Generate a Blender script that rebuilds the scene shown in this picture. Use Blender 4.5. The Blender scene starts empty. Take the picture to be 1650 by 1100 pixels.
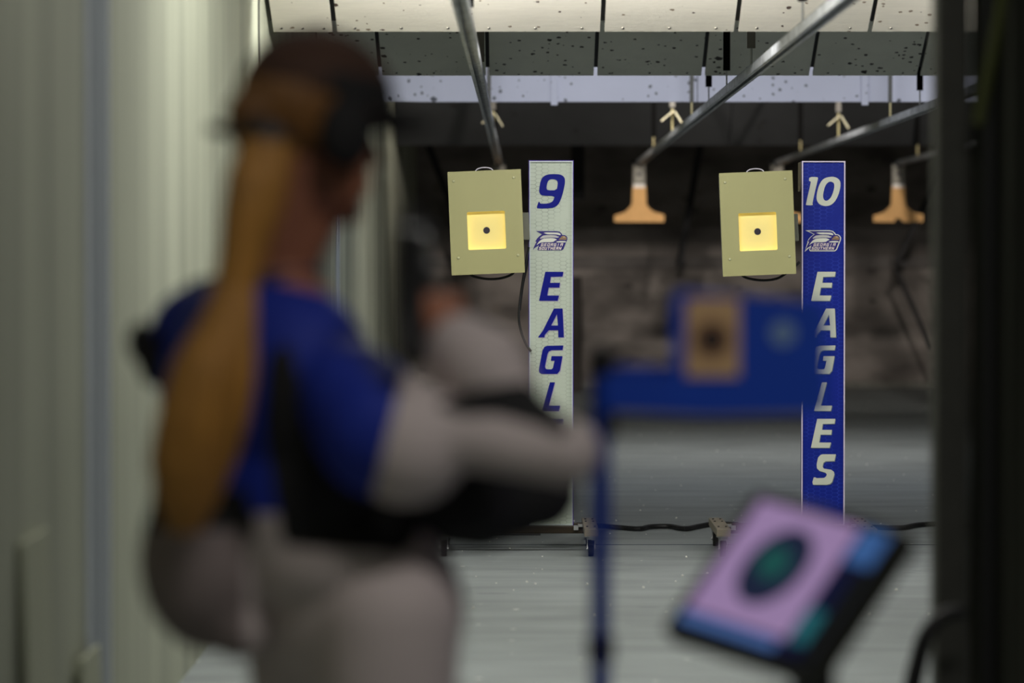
import bpy, bmesh, math, random
from mathutils import Vector, Matrix, Euler
random.seed(7)
SC = bpy.context.scene
COL = SC.collection
F, CX, CY, CH = 5880.0, 840.0, 415.0, 1.28
R = math.radians

def W(px, py, Y):
    """photo pixel at distance Y -> place in the range"""
    return Vector(((px-CX)*Y/F, Y, CH-(py-CY)*Y/F))

# ------------------------------------------------------------------ materials
MATS = {}
def mat(name, col, rough=.6, metal=0., noise=0., nscale=20., stretch=(1,1,1), bump=0., bscale=60., emit=None, estr=1., spec=.5):
    if name in MATS: return MATS[name]
    m = bpy.data.materials.new(name); m.use_nodes = True
    nt = m.node_tree; N = nt.nodes; L = nt.links
    b = N['Principled BSDF']
    b.inputs['Base Color'].default_value = (*col, 1)
    b.inputs['Roughness'].default_value = rough
    b.inputs['Metallic'].default_value = metal
    b.inputs['Specular IOR Level'].default_value = spec
    tc = N.new('ShaderNodeTexCoord'); mp = N.new('ShaderNodeMapping')
    mp.inputs['Scale'].default_value = stretch
    L.new(tc.outputs['Object'], mp.inputs['Vector'])
    if noise:
        n = N.new('ShaderNodeTexNoise'); n.inputs['Scale'].default_value = nscale; n.inputs['Detail'].default_value = 6
        L.new(mp.outputs[0], n.inputs['Vector'])
        r = N.new('ShaderNodeMapRange'); r.inputs[1].default_value = .3; r.inputs[2].default_value = .7
        r.inputs[3].default_value = 1-noise; r.inputs[4].default_value = 1+noise
        L.new(n.outputs[0], r.inputs[0])
        x = N.new('ShaderNodeVectorMath'); x.operation = 'SCALE'
        x.inputs[0].default_value = col
        L.new(r.outputs[0], x.inputs['Scale']); L.new(x.outputs[0], b.inputs['Base Color'])
    if bump:
        n2 = N.new('ShaderNodeTexNoise'); n2.inputs['Scale'].default_value = bscale
        L.new(mp.outputs[0], n2.inputs['Vector'])
        bp = N.new('ShaderNodeBump'); bp.inputs['Strength'].default_value = bump; bp.inputs['Distance'].default_value = .01
        L.new(n2.outputs[0], bp.inputs['Height']); L.new(bp.outputs[0], b.inputs['Normal'])
    if emit:
        b.inputs['Emission Color'].default_value = (*emit, 1); b.inputs['Emission Strength'].default_value = estr
    MATS[name] = m
    return m

def specks(m, scale, thr, col, seed=0., stretch=(1,1,1), mask=.5, mscale=3.):
    """scatter small marks (shot pocks, debris) over a material"""
    nt = m.node_tree; N = nt.nodes; L = nt.links; b = N['Principled BSDF']
    tc = N.new('ShaderNodeTexCoord'); mp = N.new('ShaderNodeMapping')
    mp.inputs['Scale'].default_value = stretch; mp.inputs['Location'].default_value = (seed, seed*.7, seed*.3)
    L.new(tc.outputs['Object'], mp.inputs['Vector'])
    v = N.new('ShaderNodeTexVoronoi'); v.inputs['Scale'].default_value = scale; v.inputs['Randomness'].default_value = 1
    dn = N.new('ShaderNodeTexNoise'); dn.inputs['Scale'].default_value = scale*2.2
    ad = N.new('ShaderNodeVectorMath'); ad.operation = 'MULTIPLY_ADD'
    L.new(dn.outputs['Color'], ad.inputs[0]); ad.inputs[1].default_value = (.35/scale,)*3
    L.new(mp.outputs[0], ad.inputs[2]); L.new(ad.outputs[0], v.inputs['Vector'])
    sep = N.new('ShaderNodeSeparateColor'); L.new(v.outputs['Color'], sep.inputs[0])
    mul = N.new('ShaderNodeMath'); mul.operation = 'MULTIPLY'      # size varies per mark
    sub = N.new('ShaderNodeMath'); sub.operation = 'SUBTRACT'; L.new(sep.outputs[0], sub.inputs[0]); sub.inputs[1].default_value = mask
    mul.inputs[1].default_value = thr/(1-mask); L.new(sub.outputs[0], mul.inputs[0])
    lt = N.new('ShaderNodeMath'); lt.operation = 'LESS_THAN'
    L.new(v.outputs['Distance'], lt.inputs[0]); L.new(mul.outputs[0], lt.inputs[1])
    mx = N.new('ShaderNodeMix'); mx.data_type = 'RGBA'
    L.new(lt.outputs[0], mx.inputs[0])
    src = b.inputs['Base Color']
    if src.is_linked: L.new(src.links[0].from_socket, mx.inputs[6])
    else: mx.inputs[6].default_value = src.default_value
    mx.inputs[7].default_value = (*col, 1)
    L.new(mx.outputs[2], b.inputs['Base Color'])
    return m

def hexmat(name, base, line, sx, sz):
    m = bpy.data.materials.new(name); m.use_nodes = True
    nt = m.node_tree; N = nt.nodes; L = nt.links; b = N['Principled BSDF']; b.inputs['Roughness'].default_value = .45; b.inputs['Specular IOR Level'].default_value = .25
    tc = N.new('ShaderNodeTexCoord'); sp = N.new('ShaderNodeSeparateXYZ'); L.new(tc.outputs['Object'], sp.inputs[0])
    def M(op, a, c=None, d=None):
        n = N.new('ShaderNodeMath'); n.operation = op
        for i, v in enumerate((a, c, d)):
            if v is None: continue
            if isinstance(v, (int, float)): n.inputs[i].default_value = v
            else: L.new(v, n.inputs[i])
        return n.outputs[0]
    u = M('DIVIDE', sp.outputs[2], sz); v = M('DIVIDE', sp.outputs[0], sx/1.7320508)
    def cell(ou, ov):
        a = M('SUBTRACT', M('FLOORED_MODULO', M('ADD', u, ou), 1.0), .5)
        c = M('SUBTRACT', M('FLOORED_MODULO', M('ADD', v, ov), 1.7320508), .8660254)
        a = M('ABSOLUTE', a); c = M('ABSOLUTE', c)
        d = M('MAXIMUM', a, M('ADD', M('MULTIPLY', a, .5), M('MULTIPLY', c, .8660254)))
        return d
    d = M('MINIMUM', cell(0, 0), cell(.5, .8660254))
    ln = N.new('ShaderNodeMapRange'); L.new(d, ln.inputs[0]); ln.inputs[1].default_value = .41; ln.inputs[2].default_value = .49
    nz = N.new('ShaderNodeTexNoise'); nz.inputs['Scale'].default_value = 9
    nr = N.new('ShaderNodeMapRange'); L.new(nz.outputs[0], nr.inputs[0]); nr.inputs[1].default_value = .35; nr.inputs[2].default_value = .65
    L.new(tc.outputs['Object'], nz.inputs['Vector'])
    mx = N.new('ShaderNodeMix'); mx.data_type = 'RGBA'
    L.new(M('MULTIPLY', ln.outputs[0], nr.outputs[0]), mx.inputs[0])
    mx.inputs[6].default_value = (*base, 1); mx.inputs[7].default_value = (*line, 1)
    L.new(mx.outputs[2], b.inputs['Base Color'])
    return m

def srgb(r, g, b):
    f = lambda c: (c/255/12.92) if c/255 <= .04045 else ((c/255+.055)/1.055)**2.4
    return (f(r), f(g), f(b))

# ------------------------------------------------------------------ mesh helpers
def box(bm, c, s, rot=None, bev=0.):
    m = Matrix.Translation(Vector(c))
    if rot is not None: m = m @ (rot.to_4x4() if hasattr(rot, 'to_4x4') else Euler(rot).to_matrix().to_4x4())
    m = m @ Matrix.Diagonal((s[0], s[1], s[2], 1))
    r = bmesh.ops.create_cube(bm, size=1, matrix=m)
    if bev:
        es = set(e for v in r['verts'] for e in v.link_edges)
        bmesh.ops.bevel(bm, geom=list(es), offset=bev, segments=2, affect='EDGES', profile=.6)
    return r['verts']
def cyl(bm, a, b, r, r2=None, seg=20, caps=True):
    a = Vector(a); b = Vector(b); d = b-a; q = d.to_track_quat('Z', 'Y').to_matrix().to_4x4()
    bmesh.ops.create_cone(bm, cap_ends=caps, segments=seg, radius1=r, radius2=r if r2 is None else r2, depth=d.length,
                          matrix=Matrix.Translation((a+b)/2) @ q)
def ell(bm, c, r, rot=None, u=24, v=16):
    if isinstance(r, (int, float)): r = (r, r, r)
    m = Matrix.Translation(Vector(c))
    if rot is not None: m = m @ rot.to_4x4()
    m = m @ Matrix.Diagonal((r[0], r[1], r[2], 1))
    return bmesh.ops.create_uvsphere(bm, u_segments=u, v_segments=v, radius=1, matrix=m)['verts']
def cap(bm, a, b, r1, r2):
    """tapered limb piece with round ends"""
    cyl(bm, a, b, r1, r2, seg=24); ell(bm, a, r1); ell(bm, b, r2)
def limb(bm, pts):
    for (a, ra), (b, rb) in zip(pts[:-1], pts[1:]): cap(bm, a, b, ra, rb)
def sweep(bm, pts, rad, seg=12, closed=False):
    """tube along a smoothed path; rad a number or a list"""
    P = [Vector(p) for p in pts]; n = len(P)
    rr = [rad]*n if isinstance(rad, (int, float)) else list(rad)
    Q = []; RQ = []
    for i in range(n-1):
        p0 = P[max(i-1, 0)]; p1 = P[i]; p2 = P[i+1]; p3 = P[min(i+2, n-1)]
        for k in range(6):
            t = k/6; t2 = t*t; t3 = t2*t
            Q.append(.5*((2*p1)+(-p0+p2)*t+(2*p0-5*p1+4*p2-p3)*t2+(-p0+3*p1-3*p2+p3)*t3)); RQ.append(rr[i]*(1-t)+rr[i+1]*t)
    Q.append(P[-1]); RQ.append(rr[-1])
    rings = []; up = None
    for i, p in enumerate(Q):
        d = (Q[min(i+1, len(Q)-1)]-Q[max(i-1, 0)]).normalized()
        if up is None: up = d.orthogonal().normalized()
        up = (up-d*up.dot(d)).normalized(); s = d.cross(up)
        rings.append([bm.verts.new(p+(up*math.cos(2*math.pi*k/seg)+s*math.sin(2*math.pi*k/seg))*RQ[i]) for k in range(seg)])
    for a, b in zip(rings[:-1], rings[1:]):
        for k in range(seg): bm.faces.new((a[k], a[(k+1) % seg], b[(k+1) % seg], b[k]))
    bm.faces.new(rings[0][::-1]); bm.faces.new(rings[-1])

def obj(name, bm, m, parent=None, smooth=False, loc=None):
    me = bpy.data.meshes.new(name)
    bmesh.ops.recalc_face_normals(bm, faces=bm.faces)
    if smooth:
        for f in bm.faces: f.smooth = True
        for e in bm.edges:
            if len(e.link_faces) == 2 and e.calc_face_angle(0) > R(40): e.smooth = False
    bm.to_mesh(me); bm.free()
    for x in (m if isinstance(m, (list, tuple)) else [m]): me.materials.append(x)
    o = bpy.data.objects.new(name, me); COL.objects.link(o)
    if parent: o.parent = parent
    if loc is not None: o.location = loc
    return o
def BM(): return bmesh.new()
def tag(o, label, cat, group=None):
    o['label'] = label; o['category'] = cat
    if group: o['group'] = group
    return o
def thing(name, label, cat, loc=(0,0,0), rot=(0,0,0), group=None):
    o = bpy.data.objects.new(name, None); COL.objects.link(o)
    o.location = loc; o.rotation_euler = rot; o.empty_display_size = .1
    return tag(o, label, cat, group)
def struct(name, bm, m):
    o = obj(name, bm, m); o['kind'] = 'structure'; return o
def copy_tree(o, parent=None):
    c = o.copy(); COL.objects.link(c)
    if parent is not None: c.parent = parent
    for ch in list(o.children): copy_tree(ch, c)
    return c
def remesh(name, bm, m, parent, vox, smooth=4, rel=None):
    """weld overlapping volumes into ONE continuous skin"""
    me = bpy.data.meshes.new(name); bmesh.ops.recalc_face_normals(bm, faces=bm.faces); bm.to_mesh(me); bm.free()
    t = bpy.data.objects.new('tmp', me); COL.objects.link(t)
    md = t.modifiers.new('r', 'REMESH'); md.mode = 'VOXEL'; md.voxel_size = vox; md.use_smooth_shade = True
    if smooth:
        ms = t.modifiers.new('s', 'SMOOTH'); ms.iterations = smooth; ms.factor = .5
    dg = bpy.context.evaluated_depsgraph_get(); dg.update()
    new = bpy.data.meshes.new_from_object(t.evaluated_get(dg))
    bpy.data.objects.remove(t); bpy.data.meshes.remove(me)
    new.name = name; new.materials.clear()
    for x in (m if isinstance(m, (list, tuple)) else [m]): new.materials.append(x)
    for p in new.polygons: p.use_smooth = True
    o = bpy.data.objects.new(name, new); COL.objects.link(o)
    if parent:
        o.parent = parent
        for v in new.vertices: v.co = v.co-parent.location
    return o
def flat(name, polys, m, parent, y, th=.0006):
    """thin printed / cut shape in the XZ plane from outlines (first outer, others holes allowed)"""
    cu = bpy.data.curves.new(name, 'CURVE'); cu.dimensions = '2D'; cu.fill_mode = 'BOTH'; cu.extrude = th
    for p in polys:
        s = cu.splines.new('POLY'); s.points.add(len(p)-1); s.use_cyclic_u = True
        for i, (x, z) in enumerate(p): s.points[i].co = (x, z, 0, 1)
    t = bpy.data.objects.new('tmp', cu); COL.objects.link(t)
    dg = bpy.context.evaluated_depsgraph_get(); dg.update()
    me = bpy.data.meshes.new_from_object(t.evaluated_get(dg))
    bpy.data.objects.remove(t); bpy.data.curves.remove(cu)
    me.name = name; me.materials.clear(); me.materials.append(m)
    for v in me.vertices:
        x, z, e = v.co; v.co = (x, y-e, z)
    o = bpy.data.objects.new(name, me); COL.objects.link(o); o.parent = parent
    return o
def chaikin(p, n=2):
    for _ in range(n):
        q = []
        for i in range(len(p)):
            a = p[i]; b = p[(i+1) % len(p)]
            q.append((a[0]*.75+b[0]*.25, a[1]*.75+b[1]*.25)); q.append((a[0]*.25+b[0]*.75, a[1]*.25+b[1]*.75))
        p = q
    return p

# palette
steel = mat('galvanised_steel', (.50,.52,.55), .42, .25, noise=.3, nscale=8, stretch=(3,1,3))
darksteel = mat('dark_steel', (.02,.02,.022), .5, .3, noise=.3)
blackrub = mat('black_rubber', (.008,.008,.009), .6)
brass = mat('plated_rod', (.75,.65,.35), .35, .5)
chrome = mat('zinc_plate', (.55,.56,.56), .3, .8, noise=.2)

# ------------------------------------------------------------------ the room
WX = -1.03; RX = 6.2; YB = 36.0; HC = 3.35
floor_m = mat('painted_concrete', srgb(142,149,150), .62, noise=.17, nscale=2.2, stretch=(.8,2.2,1), bump=.15, bscale=12)
specks(floor_m, 9, .11, srgb(225,225,218), mask=.55)
specks(floor_m, 6.5, .13, srgb(85,88,88), seed=4, stretch=(.25,2,1), mask=.6)
b = BM(); box(b, ((WX+RX)/2, 17.5, -.05), (RX-WX+.4, 38.6, .1)); struct('floor', b, floor_m)
wall_m = mat('painted_panelling', srgb(176,180,160), .75, noise=.22, nscale=1.6, stretch=(1,3,.14), bump=.1)
b = BM(); box(b, (WX-.06, 17.5, HC/2), (.12, 38.6, HC)); struct('wall_left', b, wall_m)
b = BM(); box(b, (RX+.06, 17.5, HC/2), (.12, 38.6, HC)); struct('wall_right', b, mat('right_wall_paint', srgb(120,122,112), .8, noise=.1))
back_m = mat('stained_backstop', srgb(130,124,120), .9, noise=.55, nscale=1.3, stretch=(1.2,1,2.6), bump=.4, bscale=9)
specks(back_m, 3.4, .22, srgb(95,90,88), mask=.3, stretch=(1,1,1.6)); specks(back_m, 5, .2, srgb(125,118,112), seed=9, mask=.6)
b = BM(); box(b, ((WX+RX)/2, YB+.1, HC/2), (RX-WX+.4, .2, HC)); struct('wall_back', b, back_m)
b = BM(); box(b, ((WX+RX)/2, 17.5, HC+.05), (RX-WX+.4, 38.6, .1)); struct('ceiling', b, mat('ceiling_paint', srgb(70,70,66), .9, noise=.1))
b = BM(); box(b, ((WX+RX)/2, -1.85, HC/2), (RX-WX+.4, .1, HC)); struct('wall_rear', b, mat('rear_wall_paint', srgb(110,110,100), .85))
# steel cover strips on the left wall
strip_m = mat('grey_metal_strip', srgb(205,212,218), .6, 0)
for i, (y, w) in enumerate(((8.78, .039), (20.4, .014))):
    b = BM(); box(b, (WX+w/2, y, HC/2), (w, .05, HC), bev=.002)
    box(b, (WX+.003, y-.1, HC/2), (.006, .16, HC)); struct('trim_%d' % (i+1), b, strip_m)
joint_m = mat('wall_joint', srgb(70,72,66), .8)
for i, y in enumerate((14.3, 26.5, 31.0)):
    b = BM(); box(b, (WX+.003, y, HC/2), (.006, .03, HC)); struct('trim_%d' % (i+3), b, joint_m)
# expansion joints in the slab
for i, y in enumerate((16.25,)):
    b = BM(); box(b, ((WX+RX)/2, y, .0012), (RX-WX, .012, .0024)); struct('trim_%d' % (i+6), b, mat('slab_joint', srgb(70,76,84), .8))
# low ledge along the foot of the back wall and pale course in it
b = BM(); box(b, ((WX+RX)/2, YB-.04, .03), (RX-WX, .08, .06), bev=.01); struct('baseboard_back', b, mat('dusty_ledge', srgb(120,120,114), .9, noise=.2))
b = BM(); box(b, ((WX+RX)/2, YB-.02, 1.235), (RX-WX, .04, .12)); struct('trim_7', b, mat('grey_rail_board', srgb(108,104,102), .85, noise=.35, nscale=3))

# boards leaning against the left wall
board_m = mat('pale_board', srgb(178,182,158), .7)
for (y, w, h, lab) in ((7.63, .40, .70, 'tall pale board leaning on the left wall at the bottom left corner'),
                       (8.5, .34, .36, 'short pale board leaning on the left wall beside the metal strip')):
    b = BM(); box(b, (0, 0, h/2), (.012, w, h), bev=.002)
    o = obj('leaning_board', b, board_m, loc=(WX+.035, y, 0)); o.rotation_euler = (0, R(-2.2), 0)
    tag(o, lab, 'board')

# ------------------------------------------------------------------ ceiling baffles
def baffle(label, Yb, Zb, Yt, Zt, seams, m, x0=WX+.01, x1=4.6, gap=.019, th=.02, battens=()):
    t = thing('ceiling_baffle', label, 'baffle', (0, Yb, Zb), group='rows of panels hung from the ceiling')
    d = Vector((0, Yt-Yb, Zt-Zb)); ln = d.length; ang = math.atan2(d.z, d.y)
    rot = Euler((ang, 0, 0)).to_matrix()
    n = rot @ Vector((0, 0, 1))
    if n.z < 0: n = -n
    if n.y < 0 and abs(n.z) < .1: n = -n
    xs = [x0]+list(seams)+[x1]
    for a, c in zip(xs[:-1], xs[1:]):
        b = BM(); w = c-a-gap
        box(b, Vector(((a+c)/2, 0, 0))+d/2+n*th/2, (w, ln, th), rot=rot, bev=.002)
        # screw heads along the lower edge
        for k in range(3):
            p = Vector((a+w*(.14+.36*k)+gap/2, 0, 0))+d*(.035/ln)
            k0 = len(b.faces); cyl(b, p-n*.003, p+n*.004, .006, seg=8); b.faces.ensure_lookup_table()
            for f in b.faces[k0:]: f.material_index = 1
        obj('plywood_panel', b, [m, darksteel], t)
    b = BM(); box(b, Vector(((x0+x1)/2, 0, 0))+d/2+n*(th+.008)+d*(.01), (x1-x0, ln*.97, .006), rot=rot)
    obj('steel_backing', b, darksteel, t)
    for xb in battens:
        b = BM(); box(b, Vector((xb, 0, 0))+d*.49-n*.006, (.04, ln*1.02, .012), rot=rot, bev=.002)
        obj('batten', b, m, t)
    return t
bafA = mat('cream_plywood', srgb(236,230,216), .7, noise=.035, nscale=9, stretch=(1,8,1), bump=.25, bscale=40)
specks(bafA, 11, .17, srgb(80,60,50), mask=.62); specks(bafA, 26, .26, srgb(140,122,100), seed=3, mask=.62)
bafB = mat('grey_plywood', srgb(228,230,220), .75, noise=.05, nscale=5, bump=.2)
specks(bafB, 12, .24, srgb(60,58,54), mask=.58); specks(bafB, 26, .3, srgb(80,78,74), seed=5, mask=.5)
bafC = mat('pale_blue_plywood', srgb(205,207,222), .7, noise=.03, nscale=4)
specks(bafC, 12, .25, srgb(95,97,105), mask=.45); specks(bafC, 26, .32, srgb(120,122,130), seed=5, mask=.5)
bafD = mat('shade_dark_plywood', srgb(46,48,50), .8, noise=.12, nscale=4)  # unlit look put into the base colour, since nearby lamps would light it
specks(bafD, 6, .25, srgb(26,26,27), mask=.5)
S = .545
baffle('bright cream panels nearest the shooter, along the top edge', 14.9, 2.2, 13.0, 2.99, [-.76+S*k for k in range(10)], bafA)
baffle('grey pockmarked panels hanging just behind the bright cream row', 18.5, 2.2, 16.7, 2.97, [-.715+S*k for k in range(10)], bafB)
baffle('pale bluish panels standing upright behind the grey pockmarked row', 21.6, 2.2, 21.6, 3.2, [1.04, 3.0], bafC, gap=.004, battens=(.195, 2.03))
baffle('dark unlit panels farthest back, above the back wall', 30.0, 2.2, 28.4, 3.0, [-.2, 1.7, 3.4], bafD, gap=.006)

# ------------------------------------------------------------------ target carrier rails
def hanger(par, y, kind):
    top = {0: 2.95, 1: 3.2}[0 if y < 17 else 1]
    bot = 2.19
    b = BM(); mm = mat('matt_black_strap', (.004,.004,.004), .95, spec=.05)
    w = .034
    if kind == 'strip': mm = mat('hanger_strap', srgb(92,92,88), .6, .2); w = .024
    if kind == 'plate': mm = mat('grey_hanger_plate', srgb(125,120,112), .6, .2); w = .036
    box(b, (0, y, (top+bot)/2), (w, .012, top-bot), bev=.001)
    h = obj('hanger_strap', b, mm, par)
    b = BM(); cyl(b, (0, y, 2.095), (0, y, bot+.01), .0055 if kind != 'block' else .004, seg=10)
    obj('hanger_rod', b, brass if kind in ('strip', 'clip') or y > 26 else chrome, h)
    if kind == 'clip': pass
def rail(X, label, hang, y0=9.5, y1=31.3, clips=(24.2,)):
    t = thing('carrier_rail', label, 'rail', (X, 0, 0), group='steel rails running down the range')
    b = BM()
    # C channel: web on top, two flanges with lips
    L_ = y1-y0; cy = (y0+y1)/2; z = 2.1
    box(b, (0, cy, z), (.05, L_, .003)); box(b, (-.0235, cy, z-.018), (.003, L_, .036)); box(b, (.0235, cy, z-.018), (.003, L_, .036))
    box(b, (-.017, cy, z-.036), (.014, L_, .003)); box(b, (.017, cy, z-.036), (.014, L_, .003))
    obj('channel', b, steel, t)
    for y, k in hang: hanger(t, y, k)
    for y in clips:
        b = BM(); z0 = 2.245
        box(b, (.02, y, z0+.05), (.035, .01, .9*.3+.5-.05), bev=.001)
        b.free(); b = BM()
        box(b, (0, y, z0+.38), (.036, .012, .70), bev=.001)
        st = obj('hanger_strap', b, mat('grey_hanger_plate', srgb(125,120,112), .6, .2), t)
        b = BM()
        box(b, (-.036, y-.02, z0-.03), (.10, .07, .008), rot=(0, R(-40), 0)); box(b, (.040, y-.02, z0-.04), (.10, .07, .008), rot=(0, R(58), 0))
        obj('bent_clip', b, mat('pale_clip', srgb(235,225,190), .5), st)
        b = BM(); cyl(b, (0, y, 2.095), (0, y, z0+.02), .007, seg=10); obj('hanger_rod', b, brass, st)
    # end stop and trolley
    b = BM(); box(b, (0, y1-.02, z-.02), (.07, .05, .06), bev=.005); box(b, (.03, y1-.03, z-.01), (.035,.03,.03), bev=.004); obj('end_stop', b, darksteel, t)
    return t
HX = [(13.0,'block'),(15.9,'plate'),(17.8,'block'),(19.5,'block'),(21.45,'strip'),(27.6,'block')]
RX1, RX2, RX3, RX4 = -.19, 1.0, 2.17, 3.2
rail(RX1, 'steel rail coming down steeply beside the white sign numbered nine', [(13.3,'block'),(17.0,'plate'),(21.45,'strip'),(27.6,'block')], clips=(24.6,))
rail(RX2, 'steel rail slanting down left from the top edge, right of centre', HX)
rail(RX3, 'steel rail slanting low behind the blue sign toward the dark pillar', [(13.0,'plate'),(16.5,'block'),(19.9,'block'),(21.5,'strip'),(28.4,'block')], clips=(25.0,))
rail(RX4, 'short faint rail above the bitten cardboard backer at the right', [(19.8,'block'),(24.0,'strip'),(29.5,'block')], y0=19, clips=())

card = mat('brown_cardboard', srgb(216,170,112), .85, noise=.05, nscale=14)
def tee(X, label, bitten):
    Y = 31.0
    P = lambda x, y: ((x-1030)/190., (415-y)/190.+1.28)
    pts = [(1019.5,300),(1041,300),(1041.5,329),(1047,336),(1055,342),(1066,344.5),(1070.5,346),(1070.5,357.5)]
    if bitten: pts += [(1037,357.5),(1037,353),(1033,354),(1031,350),(1028,352.5),(1024,351),(1025,357.5)]
    pts += [(990,357.5),(990,347),(1000,344),(1008,341),(1014,335),(1018.5,329)]
    t = thing('cardboard_backer', label, 'target backer', (X, Y, 0), group='cardboard backers hanging at the rail ends')
    flat('cardboard_sheet', [[P(*p) for p in pts]], card, t, 0, .004)
    b = BM(); box(b, (0, -.008, 1.28+(415-299.5)/190.), (.095, .004, .03)); obj('white_tape', b, mat('white_tape', srgb(235,230,225), .6), t)
    c = thing('backer_clamp', 'grey clamp gripping the '+{False:'', True:''}[bitten]+label, 'clamp', (X, Y, 0), group='clamps at the rail ends')
    b = BM(); box(b, (0, .01, 1.985), (.11, .03, .19), bev=.01); box(b, (0, -.012, 1.99), (.08, .02, .15), bev=.008); obj('jaw', b, mat('dull_clamp', srgb(120,118,110), .55, .4, noise=.3), c)
    b = BM(); cyl(b, (0, 0, 2.05), (0, 0, 2.11), .03); box(b, (.0, .0, 2.085), (.13, .05, .03), bev=.006); obj('trolley', b, darksteel, c)
    b = BM(); cyl(b, (0, -.025, 1.99), (0, -.045, 1.99), .02); obj('clamp_screw', b, darksteel, c)
    c['label'] = label.replace('brown cardboard backer', 'grey clamp holding the cardboard backer')
tee(RX1, 'brown cardboard backer mostly hidden behind the target box marked nine', False)
tee(RX2, 'brown cardboard backer with straight lower edge, between the two signs', False)
tee(RX3, 'brown cardboard backer hidden behind the target box beside the blue sign', False)
tee(RX4, 'brown cardboard backer with a bite shot out of its lower edge', True)

# bracing frames before the back wall
brace_m = mat('sooty_steel', (.018,.018,.02), .7, .2)
def brace(label, pts, r=.045):
    b = BM()
    for a, c in pts:
        A = W(*a); C_ = W(*c); d = (C_-A)
        box(b, (A+C_)/2, (r*1.6, r, d.length+.02), rot=d.to_track_quat('Z', 'Y').to_matrix())
    o = obj('diagonal_brace', b, brace_m); tag(o, label, 'brace', 'dark braces in front of the back wall')
    return o
brace('dark brace slanting down behind the cardboard backer between the signs', [((1133,205,34.3),(1095,425,34.3))], .06)
brace('dark brace slanting down left beneath the bitten cardboard backer', [((1512,285,34.3),(1443,425,34.3))], .05)
brace('dark brace slanting down right from the bitten backer to the floor side', [((1443,432,34.6),(1500,560,34.6))], .04)
brace('dark brace running steeply down behind the left target box', [((680,205,34.3),(762,425,34.3))], .06)
for (px, lab) in ((1095, 'small grey bracket on the back wall left of the right target box'), (1445, 'small grey bracket on the back wall under the bitten backer'), (768, 'small grey bracket on the back wall behind the left target box')):
    t = thing('wall_bracket', lab, 'bracket', W(px, 425, 35.6))
    b = BM(); box(b, (0, .1, 0), (.09, .12, .16), bev=.01); box(b, (0,-.28,0), (.05,.7,.05)); obj('bracket_arm', b, mat('grey_bracket', srgb(120,115,112), .7), t)
    b = BM(); cyl(b, (0,-.64,0), (0,-.66,0), .03); obj('bolt', b, darksteel, t)
b = BM(); box(b, (0, 0, 0), (.12, .1, 1.1), bev=.01)
tag(obj('hanging_post', b, brace_m, loc=(.51, 33, 2.35)), 'dark vertical post behind the top of the white sign', 'post')
b = BM(); box(b, (0, 0, .55), (.11, .1, 1.1), bev=.01)
tag(obj('short_post', b, mat('grey_soot', srgb(60,56,54), .9), loc=(.52, 34.8, 0)), 'grey short post standing right behind the white sign', 'post')

# ------------------------------------------------------------------ lane signs
KB = 15.98          # sign distance
def letters():
    z5 = lambda L: [(x/3.667+700-853, y/3.667+420) for x, y in L]
    z7 = lambda L: [(x/2.2+1140-1291.5, y/2.2+420) for x, y in L]
    E = [(655,65),(762,65),(757,93),(688,95),(683,130),(742,130),(738,158),(675,158),(667,205),(737,205),(728,236),(618,236)]
    out = [[z5(E)]]
    out.append([z5([(706,282),(757,282),(765,452),(732,452),(731,410),(676,410),(652,438),(650,452),(612,452),(640,414)]), z5([(724,316),(730,382),(690,382)])])
    out.append([z5([(668,502),(762,500),(757,527),(692,528),(676,536),(668,552),(653,625),(658,638),(668,641),(692,641),(700,634),(710,590),(688,590),(692,563),(757,563),(742,648),(726,668),(634,668),(620,660),(617,645),(625,600),(638,532),(650,508)])])
    out.append([z5([(683,718),(712,718),(676,856),(743,856),(735,887),(636,887)])])
    out.append([z5([(x, y+869) for x, y in E])])
    out.append([z7([(402,688),(410,686),(456,686),(451,710),(420,711),(412,716),(409,730),(414,737),(440,741),(449,748),(451,758),(443,784),(436,791),(424,794),(375,794),(373,785),(378,768),(384,768),(388,771),(415,770),(422,764),(424,757),(419,751),(398,745),(389,736),(388,722),(393,698)])])
    return out
NINE = [[(x/4.584+690-853, y/4.584+240) for x, y in p] for p in (
    [(935,185),(975,188),(1000,202),(1011,225),(1008,270),(988,350),(968,400),(945,425),(910,438),(806,440),(802,430),(815,388),(821,390),(826,401),(835,404),(880,403),(910,394),(925,378),(935,347),(850,345),(830,338),(819,318),(820,290),(830,235),(845,208),(870,192),(900,186)],
    [(910,222),(940,225),(955,238),(957,260),(948,305),(885,305),(875,297),(874,280),(880,248),(892,229)])]
TEN1 = [[(x/14.67+1290-1291.5, y/14.67+270) for x, y in [(205,222),(385,222),(408,245),(400,290),(270,850),(290,870),(275,892),(130,888),(118,870),(240,345),(225,325),(200,320),(190,300)]]]
TEN0 = [[(x/14.67+1290-1291.5, y/14.67+270) for x, y in p] for p in (
    [(700,215),(800,220),(880,260),(930,320),(940,400),(930,500),(890,640),(830,770),(750,860),(660,905),(560,910),(460,880),(400,820),(370,740),(375,640),(395,540),(430,420),(490,310),(570,245)],
    [(710,330),(770,355),(792,400),(790,480),(760,600),(710,710),(650,770),(600,788),(550,765),(528,710),(525,640),(545,540),(570,450),(610,380),(660,340)])]
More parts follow.
